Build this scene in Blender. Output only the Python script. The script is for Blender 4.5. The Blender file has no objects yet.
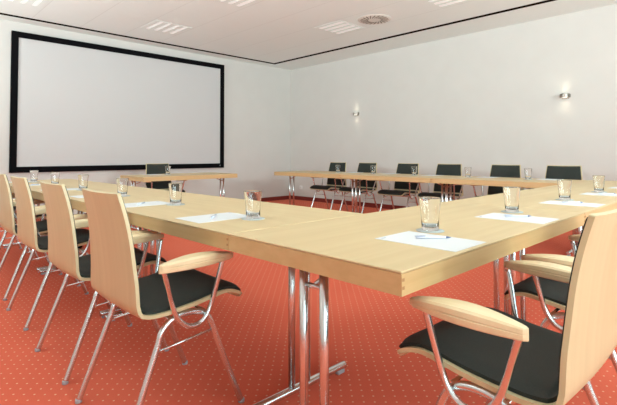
import bpy, math, random
from mathutils import Vector, Matrix
random.seed(7)
C = bpy.context.scene.collection
PI = math.pi

# ------------------------------------------------------------------ camera
H = 1.0288
YAW, PITCH, ROLL = 0.7978, 0.0291, -0.002
cam_data = bpy.data.cameras.new('camera')
cam = bpy.data.objects.new('camera', cam_data)
C.objects.link(cam)
fw = Vector((math.cos(PITCH)*math.cos(YAW), math.cos(PITCH)*math.sin(YAW), math.sin(PITCH)))
rt = Vector((math.sin(YAW), -math.cos(YAW), 0))
up = rt.cross(fw)
r2 = rt*math.cos(ROLL)+up*math.sin(ROLL)
u2 = -rt*math.sin(ROLL)+up*math.cos(ROLL)
M = Matrix(((r2.x, u2.x, -fw.x, 0), (r2.y, u2.y, -fw.y, 0), (r2.z, u2.z, -fw.z, H), (0, 0, 0, 1)))
cam.matrix_world = M
cam_data.sensor_width = 36
cam_data.lens = 445.68*36/617
cam_data.shift_y = -60.76/617
cam_data.clip_start = 0.05
bpy.context.scene.camera = cam

# ------------------------------------------------------------------ view and light
vs = bpy.context.scene.view_settings
vs.view_transform = 'Standard'; vs.look = 'None'; vs.gamma = 1; vs.use_curve_mapping = False
vs.exposure = -0.33

world = bpy.data.worlds.new('world'); bpy.context.scene.world = world
world.use_nodes = True
bg = world.node_tree.nodes['Background']
bg.inputs[0].default_value = (0.86, 0.93, 1.0, 1); bg.inputs[1].default_value = 1.6

def area(name, loc, target, sx, sy, power, col=(1, 1, 1)):
    d = bpy.data.lights.new(name, 'AREA'); d.shape = 'RECTANGLE'; d.size = sx; d.size_y = sy
    d.energy = power; d.color = col
    o = bpy.data.objects.new(name, d); C.objects.link(o); o.location = loc
    o.rotation_euler = (Vector(target)-Vector(loc)).to_track_quat('-Z', 'Y').to_euler()
    return o
# room extents
X0, X1, Y0, Y1, ZC = -2.4, 6.98, -3.2, 7.748, 3.014
WIN_Y = [(-1.9, 0.5), (0.8, 3.2), (3.4, 5.4)]      # window openings in the front wall (x ranges)
WZ0, WZ1 = 0.75, 2.8
for a, b in WIN_Y:
    area('daylight', ((a+b)/2, Y0-0.3, (WZ0+WZ1)/2), ((a+b)/2, 0, (WZ0+WZ1)/2+0.3), b-a, WZ1-WZ0, 122 if a < 3 else 55, (0.69, 0.96, 1.0))
# added ceiling-bounce fill, unseen behind and beside the camera: (x, y, aim x, aim y, power)
FILL_UPLIGHTS = [(-1.9, 6.3, 2.2, 5.6, 104), (-1.9, 2.6, 2.2, 3.4, 106), (1.2, -2.3, 2.6, 1.6, 106), (4.4, -2.2, 3.9, 2.6, 118)]
for x, y, ax, ay, pw in FILL_UPLIGHTS:
    l = area('uplight', (x, y, 1.80), (ax, ay, 3.6), 0.34, 0.34, pw, (0.87, 0.98, 1.0)); l.data.shape = 'DISK'
    l.data.spread = math.radians(120)

# ------------------------------------------------------------------ materials
def mat(name, col, rough=0.5, metal=0.0, spec=None, **kw):
    m = bpy.data.materials.new(name); m.use_nodes = True
    b = m.node_tree.nodes['Principled BSDF']
    b.inputs['Base Color'].default_value = (*col, 1)
    b.inputs['Roughness'].default_value = rough
    b.inputs['Metallic'].default_value = metal
    if spec is not None: b.inputs['Specular IOR Level'].default_value = spec
    for k, v in kw.items(): b.inputs[k.replace('_', ' ')].default_value = v
    return m
def nodes(m): return m.node_tree.nodes, m.node_tree.links, m.node_tree.nodes['Principled BSDF']
def noise_mat(name, c1, c2, scale, rough, mapscale=(1, 1, 1), detail=3, bump=0.0, lo=0.35, hi=0.65, spec=None):
    m = mat(name, c1, rough, spec=spec); N, L, b = nodes(m)
    tc = N.new('ShaderNodeTexCoord'); mp = N.new('ShaderNodeMapping'); mp.inputs['Scale'].default_value = mapscale
    nz = N.new('ShaderNodeTexNoise'); nz.inputs['Scale'].default_value = scale; nz.inputs['Detail'].default_value = detail
    cr = N.new('ShaderNodeValToRGB'); cr.color_ramp.elements[0].position = lo; cr.color_ramp.elements[1].position = hi
    cr.color_ramp.elements[0].color = (*c1, 1); cr.color_ramp.elements[1].color = (*c2, 1)
    L.new(tc.outputs['Object'], mp.inputs[0]); L.new(mp.outputs[0], nz.inputs['Vector'])
    L.new(nz.outputs[0], cr.inputs[0]); L.new(cr.outputs[0], b.inputs['Base Color'])
    if bump:
        bp = N.new('ShaderNodeBump'); bp.inputs['Strength'].default_value = bump; bp.inputs['Distance'].default_value = 0.002
        L.new(nz.outputs[0], bp.inputs['Height']); L.new(bp.outputs[0], b.inputs['Normal'])
    return m
M_TABLE = noise_mat('beech_table', (0.605, 0.452, 0.242), (0.64, 0.49, 0.274), 1.0, 0.48, (1.2, 26, 26), 4)
M_EDGE = noise_mat('beech_edge', (0.58, 0.385, 0.175), (0.63, 0.43, 0.205), 1.0, 0.42, (1.5, 18, 40), 4)
M_CHAIRWOOD = noise_mat('beech_chair', (0.595, 0.50, 0.288), (0.635, 0.54, 0.32), 1.0, 0.36, (1.5, 30, 1.5), 4)
M_ARM = noise_mat('beech_armrest', (0.74, 0.59, 0.35), (0.81, 0.66, 0.41), 1.0, 0.34, (3, 60, 60), 4)
M_ENDGRAIN = mat('end_grain', (0.42, 0.22, 0.09), 0.6)
M_BLACK = noise_mat('black_cloth', (0.017, 0.022, 0.018), (0.025, 0.031, 0.026), 300, 0.7, bump=0.3, spec=0.4)
M_CHROME = mat('chrome', (0.74, 0.80, 0.81), 0.25, 1.0)
M_RUBBER = mat('grey_plastic', (0.42, 0.42, 0.44), 0.5)
M_WALL = noise_mat('wall_paint', (0.675, 0.665, 0.625), (0.69, 0.68, 0.64), 3, 0.85, bump=0.0)
M_WHITE = mat('white_plastic', (0.85, 0.85, 0.83), 0.4)
M_FRAME = mat('black_velvet', (0.004, 0.004, 0.005), 0.9, spec=0.1)
M_SCREEN = mat('projection_cloth', (0.61, 0.61, 0.60), 0.9)
M_BADGE = mat('grey_badge', (0.45, 0.45, 0.45), 0.4)
M_GAP = mat('dark_gap', (0.012, 0.007, 0.003), 1.0, spec=0.0)
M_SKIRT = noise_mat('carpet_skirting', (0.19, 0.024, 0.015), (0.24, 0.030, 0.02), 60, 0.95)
M_PAPER = mat('paper', (0.70, 0.715, 0.725), 0.6)
M_PRINT = mat('print_grey', (0.35, 0.38, 0.45), 0.7)
M_COASTER = mat('coaster', (0.42, 0.47, 0.47), 0.7)
M_PEN = mat('pen_white', (0.72, 0.76, 0.88), 0.25)
M_PENB = mat('pen_blue', (0.12, 0.17, 0.35), 0.3)
M_VENT = mat('vent_metal', (0.72, 0.70, 0.64), 0.5)
M_VENTDARK = mat('vent_dark', (0.10, 0.075, 0.05), 0.8)
M_SATIN = mat('satin_metal', (0.34, 0.31, 0.27), 0.35, 1.0)

M_GLASS = mat('clear_glass', (1, 1, 1), 0.0, Transmission_Weight=1.0, IOR=1.45)
def pane_mat():
    m = bpy.data.materials.new('window_glass'); m.use_nodes = True; N = m.node_tree.nodes; L = m.node_tree.links
    N.remove(N['Principled BSDF']); out = N['Material Output']
    t = N.new('ShaderNodeBsdfTransparent'); g = N.new('ShaderNodeBsdfGlossy'); g.inputs['Roughness'].default_value = 0.02
    mx = N.new('ShaderNodeMixShader'); mx.inputs[0].default_value = 0.06
    L.new(t.outputs[0], mx.inputs[1]); L.new(g.outputs[0], mx.inputs[2]); L.new(mx.outputs[0], out.inputs[0])
    return m
M_PANE = pane_mat()
def emit_mat(name, col, s):
    m = mat(name, col, 0.5); b = m.node_tree.nodes['Principled BSDF']
    b.inputs['Emission Color'].default_value = (*col, 1); b.inputs['Emission Strength'].default_value = s
    return m
M_TUBE = emit_mat('tube_light', (0.93, 1.0, 0.96), 0.42)
M_SCONCE = emit_mat('sconce_glass', (1.0, 0.93, 0.78), 1.6)

def carpet_mat():
    m = mat('red_dotted_carpet', (0.5, 0.06, 0.035), 0.95, spec=0.1); N, L, b = nodes(m)
    tc = N.new('ShaderNodeTexCoord'); sep = N.new('ShaderNodeSeparateXYZ'); L.new(tc.outputs['Object'], sep.inputs[0])
    def mth(op, a, bb=None):
        n = N.new('ShaderNodeMath'); n.operation = op
        for i, v in enumerate((a, bb)):
            if v is None: continue
            if isinstance(v, (int, float)): n.inputs[i].default_value = v
            else: L.new(v, n.inputs[i])
        return n.outputs[0]
    S = 0.0455
    ux = mth('MULTIPLY', mth('ADD', sep.outputs[0], sep.outputs[1]), 0.7071/S)
    uy = mth('MULTIPLY', mth('SUBTRACT', sep.outputs[0], sep.outputs[1]), 0.7071/S)
    def cell(u): return mth('SUBTRACT', mth('FRACT', u), 0.5)
    a, c = cell(ux), cell(uy)
    d = mth('SQRT', mth('ADD', mth('MULTIPLY', a, a), mth('MULTIPLY', c, c)))
    rmp = N.new('ShaderNodeMapRange'); rmp.inputs['From Min'].default_value = 0.06; rmp.inputs['From Max'].default_value = 0.115
    rmp.inputs['To Min'].default_value = 1; rmp.inputs['To Max'].default_value = 0; L.new(d, rmp.inputs[0])
    nz = N.new('ShaderNodeTexNoise'); nz.inputs['Scale'].default_value = 260; nz.inputs['Detail'].default_value = 2
    L.new(tc.outputs['Object'], nz.inputs['Vector'])
    nz2 = N.new('ShaderNodeTexNoise'); nz2.inputs['Scale'].default_value = 1.6; nz2.inputs['Detail'].default_value = 3
    L.new(tc.outputs['Object'], nz2.inputs['Vector'])
    cr = N.new('ShaderNodeValToRGB'); e = cr.color_ramp.elements
    e[0].position = 0.3; e[0].color = (0.73, 0.140, 0.080, 1); e[1].position = 0.7; e[1].color = (0.81, 0.172, 0.100, 1)
    ad = mth('ADD', mth('MULTIPLY', nz.outputs[0], 0.6), mth('MULTIPLY', nz2.outputs[0], 0.4)); L.new(ad, cr.inputs[0])
    mx = N.new('ShaderNodeMix'); mx.data_type = 'RGBA'
    L.new(rmp.outputs[0], mx.inputs[0]); L.new(cr.outputs[0], mx.inputs[6]); mx.inputs[7].default_value = (0.86, 0.55, 0.36, 1)
    L.new(mx.outputs[2], b.inputs['Base Color'])
    bp = N.new('ShaderNodeBump'); bp.inputs['Strength'].default_value = 0.4; bp.inputs['Distance'].default_value = 0.003
    L.new(nz.outputs[0], bp.inputs['Height']); L.new(bp.outputs[0], b.inputs['Normal'])
    return m
M_CARPET = carpet_mat()
def ceiling_mat():
    m = mat('ceiling_panels', (0.86, 0.93, 0.90), 0.9); N, L, b = nodes(m)
    tc = N.new('ShaderNodeTexCoord'); sep = N.new('ShaderNodeSeparateXYZ'); L.new(tc.outputs['Object'], sep.inputs[0])
    def mth(op, a, bb=None):
        n = N.new('ShaderNodeMath'); n.operation = op
        for i, v in enumerate((a, bb)):
            if v is None: continue
            if isinstance(v, (int, float)): n.inputs[i].default_value = v
            else: L.new(v, n.inputs[i])
        return n.outputs[0]
    fr = mth('FRACT', mth('DIVIDE', mth('ADD', sep.outputs[0], 9.75-1.6), 0.65))
    seam = mth('LESS_THAN', fr, 0.018)
    inside = mth('MULTIPLY', mth('LESS_THAN', sep.outputs[0], 6.2), mth('LESS_THAN', sep.outputs[1], 7.42))
    mx = N.new('ShaderNodeMix'); mx.data_type = 'RGBA'; L.new(mth('MULTIPLY', seam, inside), mx.inputs[0])
    mx.inputs[6].default_value = (0.86, 0.93, 0.90, 1); mx.inputs[7].default_value = (0.78, 0.84, 0.81, 1)
    L.new(mx.outputs[2], b.inputs['Base Color'])
    return m
M_CEIL = ceiling_mat()

# ------------------------------------------------------------------ mesh helpers
class MB:
    def __init__(s): s.v = []; s.f = []; s.sm = []
    def add(s, vs, fs, smooth=False):
        n = len(s.v); s.v += [tuple(v) for v in vs]
        s.f += [tuple(i+n for i in f) for f in fs]; s.sm += [smooth]*len(fs)
        return s
    def box(s, x0, x1, y0, y1, z0, z1, bev=0.0):
        if bev <= 0:
            vs = [(x, y, z) for z in (z0, z1) for y in (y0, y1) for x in (x0, x1)]
            return s.add(vs, [(0, 2, 3, 1), (4, 5, 7, 6), (0, 1, 5, 4), (2, 6, 7, 3), (0, 4, 6, 2), (1, 3, 7, 5)])
        b = min(bev, (x1-x0)/2.01, (y1-y0)/2.01, (z1-z0)/2.01)
        rings = []
        def ring(dx, z):
            k = []
            c = b
            for cx, cy, a0 in ((x1-c, y1-c, 0), (x0+c, y1-c, 90), (x0+c, y0+c, 180), (x1-c, y0+c, 270)):
                for t in (0, 45, 90):
                    a = math.radians(a0+t); k.append((cx+(c-dx)*math.cos(a), cy+(c-dx)*math.sin(a), z))
            return k
        q = b*0.29
        seq = [(b, z0), (q, z0+q), (0, z0+b), (0, z1-b), (q, z1-q), (b, z1)]
        vs = []; fs = []
        for d, z in seq: vs += ring(min(d, b*0.999), z)
        n = 12
        for i in range(len(seq)-1):
            for j in range(n): fs.append((i*n+j, i*n+(j+1) % n, (i+1)*n+(j+1) % n, (i+1)*n+j))
        fs.append(tuple(range(n-1, -1, -1))); fs.append(tuple((len(seq)-1)*n+j for j in range(n)))
        return s.add(vs, fs)
    def tube(s, pts, r, n=12, sy=1.0, cap=True):
        pts = [Vector(p) for p in pts]
        T = []
        for i in range(len(pts)):
            a = pts[max(0, i-1)]; b = pts[min(len(pts)-1, i+1)]; T.append((b-a).normalized())
        ref = Vector((0, 0, 1)) if abs(T[0].z) < 0.9 else Vector((1, 0, 0))
        nrm = (ref-T[0]*ref.dot(T[0])).normalized()
        vs = []; fs = []
        rr = r if hasattr(r, '__len__') else [r]*len(pts)
        for i, p in enumerate(pts):
            nrm = (nrm-T[i]*nrm.dot(T[i])).normalized(); bi = T[i].cross(nrm)
            for k in range(n):
                a = 2*PI*k/n; vs.append(p+nrm*math.cos(a)*rr[i]*sy+bi*math.sin(a)*rr[i])
        for i in range(len(pts)-1):
            for k in range(n): fs.append((i*n+k, i*n+(k+1) % n, (i+1)*n+(k+1) % n, (i+1)*n+k))
        s.add(vs, fs, True)
        if cap:
            m = len(s.v)-len(vs)
            s.f.append(tuple(m+k for k in range(n-1, -1, -1))); s.sm.append(False)
            s.f.append(tuple(m+(len(pts)-1)*n+k for k in range(n))); s.sm.append(False)
        return s
    def lathe(s, prof, c=(0, 0, 0), n=40, smooth=True):
        vs = []; fs = []
        for r, z in prof:
            for k in range(n):
                a = 2*PI*k/n; vs.append((c[0]+r*math.cos(a), c[1]+r*math.sin(a), c[2]+z))
        for i in range(len(prof)-1):
            for k in range(n): fs.append((i*n+k, i*n+(k+1) % n, (i+1)*n+(k+1) % n, (i+1)*n+k))
        fs.append(tuple(range(n-1, -1, -1))); fs.append(tuple((len(prof)-1)*n+k for k in range(n)))
        return s.add(vs, fs, smooth)
    def mesh(s, name, m):
        me = bpy.data.meshes.new(name); me.from_pydata(s.v, [], s.f); me.update()
        me.polygons.foreach_set('use_smooth', s.sm); me.materials.append(m)
        return me
    def build(s, name, m, parent=None):
        o = bpy.data.objects.new(name, s.mesh(name, m)); C.objects.link(o)
        if parent: o.parent = parent
        return o
def smooth_path(P, k=6):
    P = [Vector(p) for p in P]; out = []
    for i in range(len(P)-1):
        p0 = P[max(i-1, 0)]; p1 = P[i]; p2 = P[i+1]; p3 = P[min(i+2, len(P)-1)]
        for j in range(k):
            t = j/k
            out.append(0.5*((2*p1)+(p2-p0)*t+(2*p0-5*p1+4*p2-p3)*t*t+(3*p1-p0-3*p2+p3)*t**3))
    out.append(P[-1]); return out
def empty(name, loc, rz=0):
    o = bpy.data.objects.new(name, None); C.objects.link(o); o.location = loc; o.rotation_euler = (0, 0, rz)
    o.empty_display_size = 0.1
    return o
def tag(o, label=None, cat=None, group=None, kind=None):
    if label: o['label'] = label
    if cat: o['category'] = cat
    if group: o['group'] = group
    if kind: o['kind'] = kind
    return o
def kids(o): return [c for c in bpy.data.objects if c.parent == o]
def dup(o, parent=None):
    c = o.copy(); C.objects.link(c)
    if parent: c.parent = parent
    for ch in kids(o): dup(ch, c)
    return c
def struct(name, mb, m, parent=None):
    o = mb.build(name, m, parent)
    o['kind'] = 'structure'
    return o

# ------------------------------------------------------------------ room shell
struct('floor', MB().box(X0, X1, Y0, Y1, -0.12, 0.0), M_CARPET)
struct('ceiling', MB().box(X0, X1, Y0, Y1, ZC, ZC+0.12), M_CEIL)
struct('wall_back', MB().box(X0, X1+0.12, Y1, Y1+0.12, -0.12, ZC+0.12), M_WALL)
struct('wall_right', MB().box(X1, X1+0.12, Y0-0.12, Y1, -0.12, ZC+0.12), M_WALL)
def wall_with_windows(name, a0, a1, wins, fn):
    mb = MB(); cur = a0
    for a, b in wins:
        fn(mb, cur, a, -0.12, ZC+0.12); fn(mb, a, b, -0.12, WZ0); fn(mb, a, b, WZ1, ZC+0.12); cur = b
    fn(mb, cur, a1, -0.12, ZC+0.12)
    return struct(name, mb, M_WALL)
wall_with_windows('wall_front', X0-0.12, X1, WIN_Y, lambda m, a, b, z0, z1: m.box(a, b, Y0-0.12, Y0, z0, z1))
struct('wall_left', MB().box(X0-0.12, X0, Y0, Y1+0.12, -0.12, ZC+0.12), M_WALL)
n = 0
for axis, wins in (('y', WIN_Y),):
    for a, b in wins:
        n += 1
        fr = MB(); gl = MB(); w = b-a; h = WZ1-WZ0
        mid = (a+b)/2
        for (p, q, z0, z1) in ((a, b, WZ0, WZ0+0.06), (a, b, WZ1-0.06, WZ1), (a, a+0.06, WZ0+0.06, WZ1-0.06),
                               (b-0.06, b, WZ0+0.06, WZ1-0.06), (mid-0.04, mid+0.04, WZ0+0.06, WZ1-0.06)):
            if axis == 'y': fr.box(p, q, Y0-0.09, Y0-0.03, z0, z1)
            else: fr.box(X0-0.09, X0-0.03, p, q, z0, z1)
        if axis == 'y': gl.box(a+0.05, b-0.05, Y0-0.065, Y0-0.06, WZ0+0.05, WZ1-0.05)
        else: gl.box(X0-0.065, X0-0.06, a+0.05, b-0.05, WZ0+0.05, WZ1-0.05)
        f = struct('window_%d' % n, fr, M_WHITE)
        g = gl.build('pane', M_PANE, f)
# skirting carpet band
SK = 0.0845
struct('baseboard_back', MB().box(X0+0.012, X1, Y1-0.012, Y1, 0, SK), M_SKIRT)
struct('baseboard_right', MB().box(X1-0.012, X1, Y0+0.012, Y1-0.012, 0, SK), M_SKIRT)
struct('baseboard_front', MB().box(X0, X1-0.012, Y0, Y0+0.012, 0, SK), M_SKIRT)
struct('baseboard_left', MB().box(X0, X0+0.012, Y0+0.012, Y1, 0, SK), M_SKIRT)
# dark shadow gap running round the panelled ceiling field
GX, GY = 6.218, 7.433
struct('trim_1', MB().box(X0, GX+0.04, GY-0.04, GY+0.04, ZC-0.004, ZC), M_GAP)
struct('trim_2', MB().box(GX-0.04, GX+0.04, Y0, GY-0.04, ZC-0.004, ZC), M_GAP)

# ------------------------------------------------------------------ projection screen
sx0, sx1, sz0, sz1 = 1.423, 5.111, 0.7705, 2.868
scr = empty('projection_screen', ((sx0+sx1)/2, Y1, sz0))
tag(scr, 'large blank projection screen with wide black border fixed to the wall', 'projection screen')
sw = (sx1-sx0)/2; sh = sz1-sz0; bw = 0.088
mb = MB()
mb.box(-sw, sw, -0.045, -0.003, 0, bw); mb.box(-sw, sw, -0.045, -0.003, sh-bw, sh)
mb.box(-sw, -sw+bw, -0.045, -0.003, bw, sh-bw); mb.box(sw-bw, sw, -0.045, -0.003, bw, sh-bw)
mb.build('frame', M_FRAME, scr)
MB().box(-sw+bw, sw-bw, -0.03, -0.02, bw, sh-bw).build('screen_cloth', M_SCREEN, scr)
mb = MB().box(sw-0.105, sw-0.085, -0.047, -0.045, 0.045, 0.052); mb.box(sw-0.098, sw-0.092, -0.047, -0.045, 0.036, 0.062)
mb.build('emblem', M_BADGE, scr)

# ------------------------------------------------------------------ wall lamps
def make_sconce():
    root = empty('wall_lamp', (0, 0, 0))          # local: +x points out of the wall, z up
    MB().box(0.0, 0.012, -0.045, 0.045, -0.04, 0.04, 0.004).build('backplate', M_SATIN, root)
    band = MB()                                    # curved metal band
    pts = []
    nseg = 18
    ro, ri = 0.068, 0.062
    vs = []; fs = []
    for i in range(nseg+1):
        a = -PI/2+PI*i/nseg
        for r in (ro, ri):
            for z in (-0.024, 0.024):
                vs.append((0.012+r*math.cos(a)*1.25, r*math.sin(a), z))
    for i in range(nseg):
        b = i*4; c = b+4
        fs += [(b, c, c+1, b+1), (b+2, b+3, c+3, c+2), (b+1, c+1, c+3, b+3), (b, b+2, c+2, c)]
    fs += [(0, 1, 3, 2), (nseg*4, nseg*4+2, nseg*4+3, nseg*4+1)]
    band.add(vs, fs, False).build('shade', M_SATIN, root)
    MB().tube([(0.048, 0, -0.026), (0.048, 0, 0.026)], 0.033, 20).build('diffuser', M_SCONCE, root)
    return root
s0 = make_sconce()
for i, (y, lab) in enumerate([(5.75, 'small metal wall lamp nearer the room corner and the screen'),
                              (1.955, 'small metal wall lamp on the right, above the nearest black chairs')]):
    o = s0 if i == 0 else dup(s0)
    o.location = (X1, y, 1.85); o.rotation_euler = (0, 0, PI)
    tag(o, lab, 'wall lamp', 'up and down lamps on the right wall')
    for sgn in (1, -1):
        d = bpy.data.lights.new('lamp_glow', 'SPOT'); d.energy = 0.55; d.color = (1, 0.86, 0.62)
        d.spot_size = math.radians(130); d.spot_blend = 1.0; d.shadow_soft_size = 0.02
        l = bpy.data.objects.new('lamp_glow', d); C.objects.link(l); l.parent = o
        l.location = (0.05, 0, 0.045*sgn)
        l.rotation_euler = (PI if sgn > 0 else 0, 0, 0)

# ------------------------------------------------------------------ wall socket
so = empty('wall_socket', (X1, 7.40, 0.285)); tag(so, 'small white power socket low on the wall near the corner', 'wall socket')
MB().box(-0.010, 0, -0.04, 0.04, -0.04, 0.04, 0.003).build('plate', M_WHITE, so)
ob = MB().lathe([(0.021, 0), (0.021, 0.002), (0.018, 0.002)], n=24).build('insert', M_VENT, so)
ob.rotation_euler = (0, -PI/2, 0); ob.location = (-0.010, 0, 0)

# ------------------------------------------------------------------ ceiling lights and air vent
def make_ceiling_light():
    root = empty('ceiling_light', (0, 0, 0))
    fr = MB(); a, b = 0.295, 0.27
    slots = [-0.2, -0.067, 0.067, 0.2]; hw = 0.024
    # panel with four long openings
    edges = [-a]
    for c in slots: edges += [c-hw, c+hw]
    edges.append(a)
    for i in range(0, len(edges), 2): fr.box(edges[i], edges[i+1], -b, b, -0.004, -0.0005)
    for c in slots:
        fr.box(c-hw, c+hw, -b, -b+0.03, -0.004, -0.0005); fr.box(c-hw, c+hw, b-0.03, b, -0.004, -0.0005)
    fr.build('frame', M_VENT2, root)
    for c in slots:
        MB().box(c-hw, c+hw, -b+0.03, b-0.03, -0.003, -0.0005).build('tube', M_TUBE, root)
    return root
M_VENT2 = mat('light_housing', (0.86, 0.93, 0.90), 0.9)
cl = make_ceiling_light()
first = True
names = {(5.185, 4.61): 'slotted ceiling light right beside the round air vent',
         (3.235, 6.48): 'slotted ceiling light above the middle of the projection screen',
         (1.285, 6.48): 'slotted ceiling light at the top left above the screen corner',
         (3.235, 4.62): 'bright slotted ceiling light at the top middle, cut by the picture edge',
         (5.185, 2.76): 'slotted ceiling light at the top edge, right of the round air vent',
         (5.185, 6.48): 'slotted ceiling light nearest the corner of the room'}
for x, y in [(5.185, 4.61), (3.235, 6.48), (1.285, 6.48), (3.235, 4.62), (5.185, 2.76)]:
    o = cl if first else dup(cl); first = False
    o.location = (x, y, ZC); tag(o, names[(x, y)], 'ceiling light', 'slotted lights in the ceiling')

vent = empty('air_vent', (5.23, 3.97, ZC)); tag(vent, 'round swirl air vent with dark radial slots in ceiling', 'air vent')
MB().lathe([(0.245, 0), (0.24, -0.003), (0.205, -0.009), (0.2, -0.010), (0.06, -0.010), (0.001, -0.011)], n=64).build('plate', M_VENT, vent)
mb = MB()
for k in range(20):
    a = 2*PI*k/20
    for (ra, rb, w, tw) in ((0.095, 0.205, 0.006, 1.1),):
        p0 = Vector((ra*math.cos(a), ra*math.sin(a), 0)); p1 = Vector((rb*math.cos(a+tw*0.35), rb*math.sin(a+tw*0.35), 0))
        d = (p1-p0).normalized(); nn = Vector((-d.y, d.x, 0))*w
        vs = [p0-nn*0.6, p1-nn, p1+nn, p0+nn*0.6]
        vs = [(v.x, v.y, z) for z in (-0.0125, -0.0095) for v in vs]
        mb.add(vs, [(0, 1, 2, 3), (7, 6, 5, 4), (0, 4, 5, 1), (1, 5, 6, 2), (2, 6, 7, 3), (3, 7, 4, 0)])
mb.build('slots', M_VENTDARK, vent)

# ------------------------------------------------------------------ added stands carrying the out-of-view ceiling fill
for i, (x, y, ax, ay, pw) in enumerate(FILL_UPLIGHTS):
    t = empty('floor_uplighter', (x, y, 0))
    tag(t, ['tall metal uplighter by the left end of the screen wall', 'tall metal uplighter beside the left wall',
            'tall metal uplighter under the middle window', 'tall metal uplighter in the corner by the last window'][i], 'floor lamp', 'floor uplighters')
    MB().lathe([(0.15, 0), (0.15, 0.012), (0.02, 0.022), (0.015, 0.03)], n=32).build('base', M_SATIN, t)
    MB().tube([(0, 0, 0.025), (0, 0, 1.66)], 0.013, 12).build('pole', M_SATIN, t)
    MB().lathe([(0.02, 1.64), (0.10, 1.68), (0.19, 1.76), (0.186, 1.76), (0.098, 1.69), (0.01, 1.655)], n=36).build('lamp_bowl', M_WHITE, t)

# ------------------------------------------------------------------ tables
TZ = 0.74
def make_table(L, W, inset=0.065, fbar=0.27):
    root = empty('folding_table', (0, 0, 0))
    l, w = L/2-0.0018, W/2-0.0018
    MB().box(-l, l, -w, w, TZ-0.007, TZ, 0.003).build('tabletop', M_TABLE, root)
    z0, z1 = TZ-0.062, TZ-0.007
    mb = MB()
    t = 0.022
    mb.box(-l, l, -w, -w+t, z0, z1); mb.box(-l, l, w-t, w, z0, z1)
    mb.box(-l, -l+t, -w+t, w-t, z0, z1); mb.box(l-t, l, -w+t, w-t, z0, z1)
    mb.build('apron', M_EDGE, root)
    for sx in (-1, 1):
        for sy in (-1, 1):
            m = MB()
            for zc_ in (TZ-0.022, TZ-0.042):
                xa, xb = sorted((sx*(l-0.0025), sx*(l-0.012)))
                ya, yb = sorted((sy*(w-0.002), sy*(w+0.0006)))
                m.box(xa, xb, ya, yb, zc_-0.004, zc_+0.004)
            m.build('corner_joint', M_ENDGRAIN, root)
    for sx in (-1, 1):
        x = sx*(l-inset)
        for sy in (-1, 1):
            MB().tube([(x, sy*0.045, 0.042), (x, sy*0.045, z1)], 0.0145, 16).build('leg', M_CHROME, root)
        fb = MB().tube([(x, -fbar, 0.030), (x, -fbar+0.005, 0.030), (x, fbar-0.005, 0.030), (x, fbar, 0.030)], [0.014, 0.0165, 0.0165, 0.014], 16)
        fo = fb.build('foot_bar', M_CHROME, root)
        for sy in (-1, 1):
            MB().box(x-0.013, x+0.013, sy*(fbar-0.035)-0.022, sy*(fbar-0.035)+0.022, 0.0, 0.017, 0.004).build('glide', M_RUBBER, fo)
        MB().tube([(x, -0.045, 0.615), (x, 0.045, 0.615)], 0.008, 10).build('cross_tube', M_CHROME, root)
        st = MB()
        for sy in (-1, 1): pass
        st.tube([(x, 0, 0.615), (x-sx*0.10, 0, 0.655), (x-sx*0.15, 0, z1)], 0.007, 8)
        st.build('folding_strut', M_CHROME, root)
        MB().box(x-0.03, x+0.03, -0.10, 0.10, z1-0.008, z1-0.0002).build('bracket', M_CHROME, root)
    return root
LT = 1.515
A0, A1, B0, B1 = 0.9364, 1.7299, 0.6318, 1.3811
protoN = make_table(1.52, A1-A0, 0.042, 0.295)
protoB = make_table(1.60, B1-B0)
protoC = make_table(1.50, 0.76, 0.030)
tcount = {}
def place_table(proto, x, y, rz, lab, group):
    o = proto if proto.name not in tcount else dup(proto); tcount[proto.name] = 1
    o.location = (x, y, 0); o.rotation_euler = (0, 0, rz); tag(o, lab, 'table', group)
    return o
gA = 'tables of the left row'; gB = 'tables of the near right row'; gC = 'tables along the right wall'
for i, lab in enumerate(['beech folding table first in the left row, touching the corner table, two glasses in front',
                         'second beech folding table of the left row, behind the first one',
                         'third beech folding table of the left row, farthest towards the screen']):
    place_table(protoN, (A0+A1)/2, B1+0.76+1.522*i, PI/2, lab, gA)
for i, lab in enumerate(['nearest beech folding table whose corner points at the viewer, chrome double legs below',
                         'second beech folding table of the near right row, seen over the right armchair',
                         'third beech folding table of the near right row, reaching behind the right chair back']):
    place_table(protoB, A0+0.80+1.602*i, (B0+B1)/2, 0, lab, gB)
CX = 4.917+0.38
for i, lab in enumerate(['beech folding table in the wall row meeting the near right row',
                         'middle beech folding table of the row along the right wall',
                         'far beech folding table of the wall row with a free end by the room corner']):
    place_table(protoC, CX, B1+0.752+1.502*i, PI/2, lab, gC)
protoD = dup(protoC); protoD.location = (3.285, 5.706+0.38, 0); protoD.rotation_euler = (0, 0, 0)
tag(protoD, 'single beech folding table in front of the projection screen', 'table', 'head table by the screen')

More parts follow.
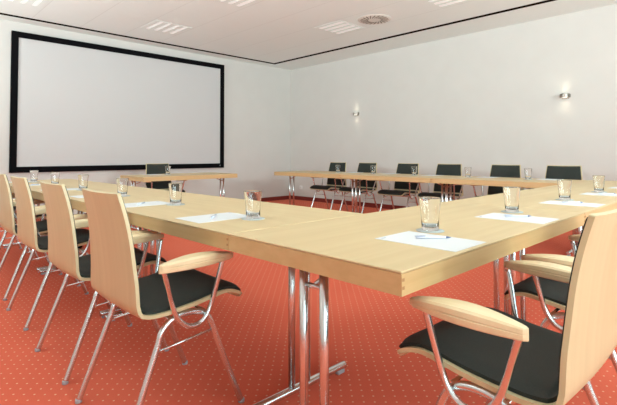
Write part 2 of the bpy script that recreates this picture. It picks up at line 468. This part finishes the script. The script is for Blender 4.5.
# ------------------------------------------------------------------ chairs
def profile_chair():
    P = [(0.255, 0.427), (0.238, 0.446), (0.207, 0.460), (0.17, 0.466), (0.12, 0.460), (0.05, 0.449), (-0.03, 0.441), (-0.10, 0.437), (-0.145, 0.440),
         (-0.180, 0.450), (-0.195, 0.476), (-0.199, 0.52), (-0.202, 0.57), (-0.211, 0.65), (-0.222, 0.735), (-0.239, 0.82), (-0.257, 0.890)]
    return smooth_path([Vector((p[0], 0, p[1])) for p in P], 4)
PR = profile_chair()
def prof_len():
    s = [0]
    for i in range(1, len(PR)): s.append(s[-1]+(PR[i]-PR[i-1]).length)
    return s
SL = prof_len()
def prof_at(s):
    s = max(0, min(SL[-1], s))
    for i in range(1, len(SL)):
        if SL[i] >= s:
            t = (s-SL[i-1])/(SL[i]-SL[i-1]); p = PR[i-1].lerp(PR[i], t); d = (PR[i]-PR[i-1]).normalized()
            # smoother tangent
            a = PR[max(0, i-2)]; b = PR[min(len(PR)-1, i+1)]; d = (b-a).normalized()
            return p, d
    return PR[-1], (PR[-1]-PR[-2]).normalized()
def sheet(s0, s1, hw, off0, off1, radf, radb, nu=44, nv=14, puff=0.0):
    """bent sheet following the chair profile between arc lengths s0..s1; offsets are along the sitting side"""
    top = []; bot = []
    for i in range(nu+1):
        s = s0+(s1-s0)*i/nu
        # rounding of the ends is denser there
        s = s0+(s1-s0)*(0.5-0.5*math.cos(PI*i/nu))
        p, d = prof_at(s)
        nrm = Vector((d.z, 0, -d.x))              # towards the sitter (up on the seat, forward on the back)
        if nrm.z < 0 and p.z < 0.5: nrm = -nrm
        e = min(s-s0, s1-s); w = hw(s)
        rad = radf if s-s0 < s1-s else radb
        if e < rad: w = w-(rad-math.sqrt(max(0, rad*rad-(rad-e)**2)))
        rowt = []; rowb = []
        for j in range(nv+1):
            v = -1+2*j/nv; y = v*w
            back = min(1, max(0, (p.z-0.5)/0.3))
            curv = 0.016*back*(y/0.22)**2 + 0.006*(1-back)*(y/0.22)**2
            pf = puff*(1-v**8)*min(1, e/0.02) if puff else 0
            q = Vector((p.x, y, p.z))
            rowt.append(q+nrm*(off1+curv+pf)); rowb.append(q+nrm*(off0+curv))
        top.append(rowt); bot.append(rowb)
    vs = []; fs = []
    n = nv+1
    for r in top: vs += r
    for r in bot: vs += r
    o = (nu+1)*n
    for i in range(nu):
        for j in range(nv):
            a = i*n+j
            fs.append((a, a+1, a+n+1, a+n)); fs.append((o+a, o+a+n, o+a+n+1, o+a+1))
    mb = MB(); mb.add(vs, fs, True)
    sf = []; base = len(mb.v)
    for i in range(nu):
        a = i*n; sf.append((a, a+n, o+a+n, o+a)); a = i*n+nv; sf.append((a, o+a, o+a+n, a+n))
    for j in range(nv):
        sf.append((j, o+j, o+j+1, j+1)); a = nu*n+j; sf.append((a, a+1, o+a+1, o+a))
    mb.add(vs, sf, False)
    return mb
def zsel(z, upper=True):
    for i in range(len(PR)-1, -1, -1):
        if PR[i].z <= z: return SL[i]
def s_at_x(x):
    for i in range(len(PR)):
        if PR[i].x <= x: return SL[i]
S_END = SL[-1]
def hw_shell(s):
    p, d = prof_at(s)
    return 0.236-0.016*min(1, max(0, (p.z-0.45)/0.15))-0.032*min(1, max(0, (p.z-0.58)/0.3))
def make_chair():
    root = empty('conference_chair', (0, 0, 0))
    sheet(0, S_END, hw_shell, -0.0065, 0.0065, 0.035, 0.005, nu=60, nv=12).build('shell', M_CHAIRWOOD, root)
    sheet(0.006, s_at_x(-0.165), lambda s: 0.220, 0.0068, 0.017, 0.03, 0.02, nu=36, nv=16, puff=0.014).build('seat_cushion', M_BLACK, root)
    sheet(zsel(0.495), S_END-0.010, lambda s: hw_shell(s)-0.010, 0.0068, 0.013, 0.012, 0.008, nu=30, nv=16, puff=0.008).build('back_cushion', M_BLACK, root)
    for sy in (-1, 1):
        y = sy*0.222
        def leg_y(z): return y*(1+0.06*(1-min(1, z/0.36)))
        P = [(x_, leg_y(z_), z_) for x_, z_ in ((-0.238, 0.006), (-0.204, 0.096), (-0.170, 0.186), (-0.136, 0.276), (-0.113, 0.336), (-0.098, 0.378), (-0.062, 0.411), (-0.01, 0.425),
             (0.045, 0.421), (0.082, 0.402), (0.105, 0.372), (0.122, 0.33), (0.149, 0.258), (0.181, 0.174), (0.215, 0.09), (0.249, 0.006))]
        fo = MB().tube(smooth_path(P, 5), 0.0122, 16).build('side_frame', M_CHROME, root)
        for (fx) in (-0.238, 0.249):
            MB().lathe([(0.0125, 0), (0.0136, 0.003), (0.0132, 0.014), (0.0125, 0.015)], (fx, y*1.06, 0), 14).build('foot_cap', M_RUBBER, fo)
        MB().tube([(-0.112, y*1.01, 0.312), (0.125, y*1.01, 0.335)], 0.0045, 8).build('side_rod', M_CHROME, root)
        # arm support : a U hanging from the armrest, its lower bend crossing the arch of the side frame
        ya = sy*0.266; yb = sy*0.243
        U = [(-0.118, ya, 0.618), (-0.104, ya*0.75+yb*0.25, 0.578), (-0.089, ya*0.4+yb*0.6, 0.535), (-0.073, yb, 0.488), (-0.050, yb, 0.428), (-0.014, yb, 0.388), (0.028, yb, 0.376), (0.068, yb, 0.393),
             (0.096, yb, 0.438), (0.110, ya*0.3+yb*0.7, 0.494), (0.1225, ya*0.7+yb*0.3, 0.555), (0.137, ya, 0.622)]
        MB().tube(smooth_path(U, 5), 0.0098, 14).build('arm_support', M_CHROME, root)
        # armrest : boat shaped wooden pad, bowed outwards
        n = 30; vs = []; fs = []
        # cross-section: flat top and bottom, rounded edges and a fine groove along both sides
        SEC = [(-0.80, 1.0), (-0.3, 1.04), (0.3, 1.04), (0.80, 1.0), (0.97, 0.72), (1.0, 0.12), (0.93, 0.0), (1.0, -0.12), (0.95, -0.78), (0.75, -1.0),
               (-0.75, -1.0), (-0.95, -0.78), (-1.0, -0.12), (-0.93, 0.0), (-1.0, 0.12), (-0.97, 0.72)]
        ring = len(SEC)
        for i in range(n+1):
            t = 0.5-0.5*math.cos(PI*i/n); x = -0.141+0.300*t
            hw = 0.036*(0.12+0.88*math.sin(PI*(0.06+0.86*t)))*min(1, (t/0.04+0.35) if t < 0.03 else 1)
            hh = 0.0215*(0.40+0.60*math.sin(PI*(0.14+0.80*t)))
            if t > 0.97: hw *= 0.75; hh *= 0.85
            yc = sy*(0.284+0.010*math.sin(PI*t)+0.020*max(0, t-0.35)**1.5)
            zc_ = 0.624+0.008*math.sin(PI*t)+0.008*t
            for a_, b_ in SEC:
                vs.append((x, yc+hw*a_, zc_+hh*b_))
        for i in range(n):
            for k in range(ring):
                fs.append((i*ring+k, (i+1)*ring+k, (i+1)*ring+(k+1) % ring, i*ring+(k+1) % ring))
        fs.append(tuple(range(ring))); fs.append(tuple(n*ring+k for k in range(ring-1, -1, -1)))
        MB().add(vs, fs, False).build('armrest', M_ARM, root)
    for (cx, cz, nm) in ((-0.06, 0.415, 'cross_tube'), (0.085, 0.41, 'cross_tube')):
        MB().tube([(cx, -0.222, cz), (cx, -0.20, cz), (cx, 0.20, cz), (cx, 0.222, cz)], 0.0085, 10).build(nm, M_CHROME, root)
    # mounting pads between tubes and shell
    for sy in (-1, 1):
        MB().box(-0.075, 0.10, sy*0.12-0.015, sy*0.12+0.015, 0.418, 0.4325, 0.003).build('mounting_bar', M_FRAME, root)
    return root
chair0 = make_chair(); used = [False]
def chair(x, y, rz, lab, group):
    o = dup(chair0) if used[0] else chair0; used[0] = True
    o.location = (x, y, 0); o.rotation_euler = (0, 0, rz); tag(o, lab, 'chair', group)
    return o
gcA = 'chairs along the left row of tables'; gcB = 'chairs along the near right row'; gcC = 'chairs by the right wall'
for x, y, rz, lab in [(0.868, 1.785, 0.0, 'beech armchair nearest in the left row, whole seat and looped armrest in view'),
                      (0.875, 2.46, 0.0, 'beech armchair second in the left row, right behind the nearest one'),
                      (0.90, 3.30, 0.0, 'beech armchair third in the left row'),
                      (0.925, 4.03, 0.0, 'beech armchair at the left picture edge, its back cut off'),
                      (0.93, 4.80, 0.0, 'beech armchair mostly hidden behind the chairs at the left edge'),
                      (0.93, 5.52, 0.0, 'farthest beech armchair of the left row, almost hidden')]:
    chair(x, y, rz, lab, gcA)
for x, y, rz, lab in [(1.345, 0.515, PI/2-0.022, 'beech armchair in the right foreground with tall pale back cut by the frame'),
                      (2.09, 0.505, PI/2, 'beech armchair behind the right foreground chair, only seat and armrest showing')]:
    chair(x, y, rz, lab, gcB)
for x, y, rz, lab in [(5.73, 5.358, PI, 'black padded chair by the right wall, first from the room corner'),
                      (5.73, 4.688, PI, 'black padded chair by the right wall, second from the room corner'),
                      (5.73, 3.895, PI, 'black padded chair by the right wall, third from the room corner'),
                      (5.73, 3.200, PI, 'black padded chair by the right wall, fourth from the room corner'),
                      (5.73, 2.395, PI, 'black padded chair by the right wall, fifth from the room corner'),
                      (5.73, 1.705, PI, 'black padded chair by the right wall, last on the right')]:
    chair(x, y, rz, lab, gcC)
chair(3.26, 6.57, -PI/2, 'black padded chair alone at the table in front of the projection screen', 'chair at the head table')

# ------------------------------------------------------------------ glasses, coasters, paper, pens
def glass_mesh():
    o = [(0.0285, 0.0), (0.0310, 0.002), (0.0318, 0.012), (0.0330, 0.04), (0.0365, 0.08), (0.0408, 0.120), (0.0415, 0.1215),
         (0.0405, 0.1225), (0.0394, 0.1205), (0.0351, 0.08), (0.0316, 0.042), (0.0300, 0.018), (0.024, 0.0125), (0.001, 0.011)]
    return MB().lathe(o, n=40).mesh('drinking_glass', M_GLASS)
GM = glass_mesh()
CM = MB().lathe([(0.051, 0), (0.052, 0.001), (0.052, 0.0025), (0.051, 0.003), (0.001, 0.003)], n=40).mesh('coaster', M_COASTER)
def put(name, me, loc, rz, lab, cat, group):
    o = bpy.data.objects.new(name, me); C.objects.link(o); o.location = loc; o.rotation_euler = (0, 0, rz)
    return tag(o, lab, cat, group)
def sheet_paper():
    p = MB().box(-0.105, 0.105, -0.1485, 0.1485, 0, 0.0012)   # portrait; +y points away from the writer
    return p
paper0 = sheet_paper().build('notepad', M_PAPER)
mb = MB()
for i, w in enumerate((0.028, 0.02)): mb.box(-0.09, -0.09+w, 0.132-0.006*i, 0.135-0.006*i, 0.0012, 0.0014)
mb.build('letterhead', M_PRINT, paper0)
pen0 = empty('ballpoint_pen', (0, 0, 0))
MB().tube([(-0.058, 0, 0.0042), (0.045, 0, 0.0042)], 0.0042, 10).build('barrel', M_PEN, pen0)
MB().tube([(0.045, 0, 0.0042), (0.056, 0, 0.0042), (0.063, 0, 0.0042)], [0.0042, 0.0025, 0.0008], 10).build('tip', M_PENB, pen0)
MB().box(-0.062, -0.025, -0.0012, 0.0012, 0.0085, 0.0098).build('clip', M_PENB, pen0)
pu = [False, False]
def paper(x, y, rz, lab, g):
    o = dup(paper0) if pu[0] else paper0; pu[0] = True
    o.location = (x, y, TZ); o.rotation_euler = (0, 0, rz); tag(o, lab, 'notepad', g)
def pen(x, y, rz, lab, g):
    o = dup(pen0) if pu[1] else pen0; pu[1] = True
    o.location = (x, y, TZ+0.0016); o.rotation_euler = (0, 0, rz); tag(o, lab, 'pen', g)
def setting(row, gx, gy, px, py, prz, penxy, where):
    put('coaster', CM, (gx, gy, TZ), 0, 'round pale coaster under the glass '+where, 'coaster', 'coasters of the '+row)
    put('drinking_glass', GM, (gx, gy, TZ+0.0031), 0, 'empty clear drinking glass '+where, 'glass', 'glasses of the '+row)
    paper(px, py, prz, 'blank white notepad '+where, 'notepads of the '+row)
    if penxy: pen(penxy[0], penxy[1], penxy[2], 'slim white ballpoint pen on the notepad '+where, 'pens of the '+row)
# left row (writers sit at -x, look to +x)
ordA = ['nearest on the left row', 'second on the left row', 'third on the left row',
        'fourth on the left row', 'fifth on the left row', 'farthest on the left row']
for i, (gy, gx) in enumerate([(1.62, 1.230), (2.40, 1.262), (3.17, 1.26), (3.96, 1.25), (4.80, 1.26), (5.50, 1.24)]):
    setting('left row', gx, gy, 1.137, gy+0.162, -PI/2, (1.13, gy+0.165, 0.82), ordA[i])
ordB = ['nearest on the near right row', 'second on the near right row', 'third on the near right row',
        'fourth on the near right row', 'at the picture edge on the near right row']
for i, (gx, px) in enumerate([(1.512, 1.342), (2.29, 2.09), (3.13, 2.92), (3.96, 3.74), (4.78, 4.56)]):
    setting('near right row', gx, 0.892, px, 0.795, 0.0, (px+0.03, 0.80, -0.75), ordB[i])
ordC = ['nearest the free end of the wall row', 'second from the free end of the wall row', 'third from the free end of the wall row',
        'fourth from the free end of the wall row', 'fifth from the free end of the wall row']
for i, gy in enumerate([4.815, 4.11, 3.40, 2.62, 1.90]):
    setting('wall row', 5.36, gy, 5.52, gy+0.15-0.32, PI/2, None, ordC[i])
setting('head table', 3.11, 6.16, 2.94, 6.29, PI, None, 'on the table before the screen')
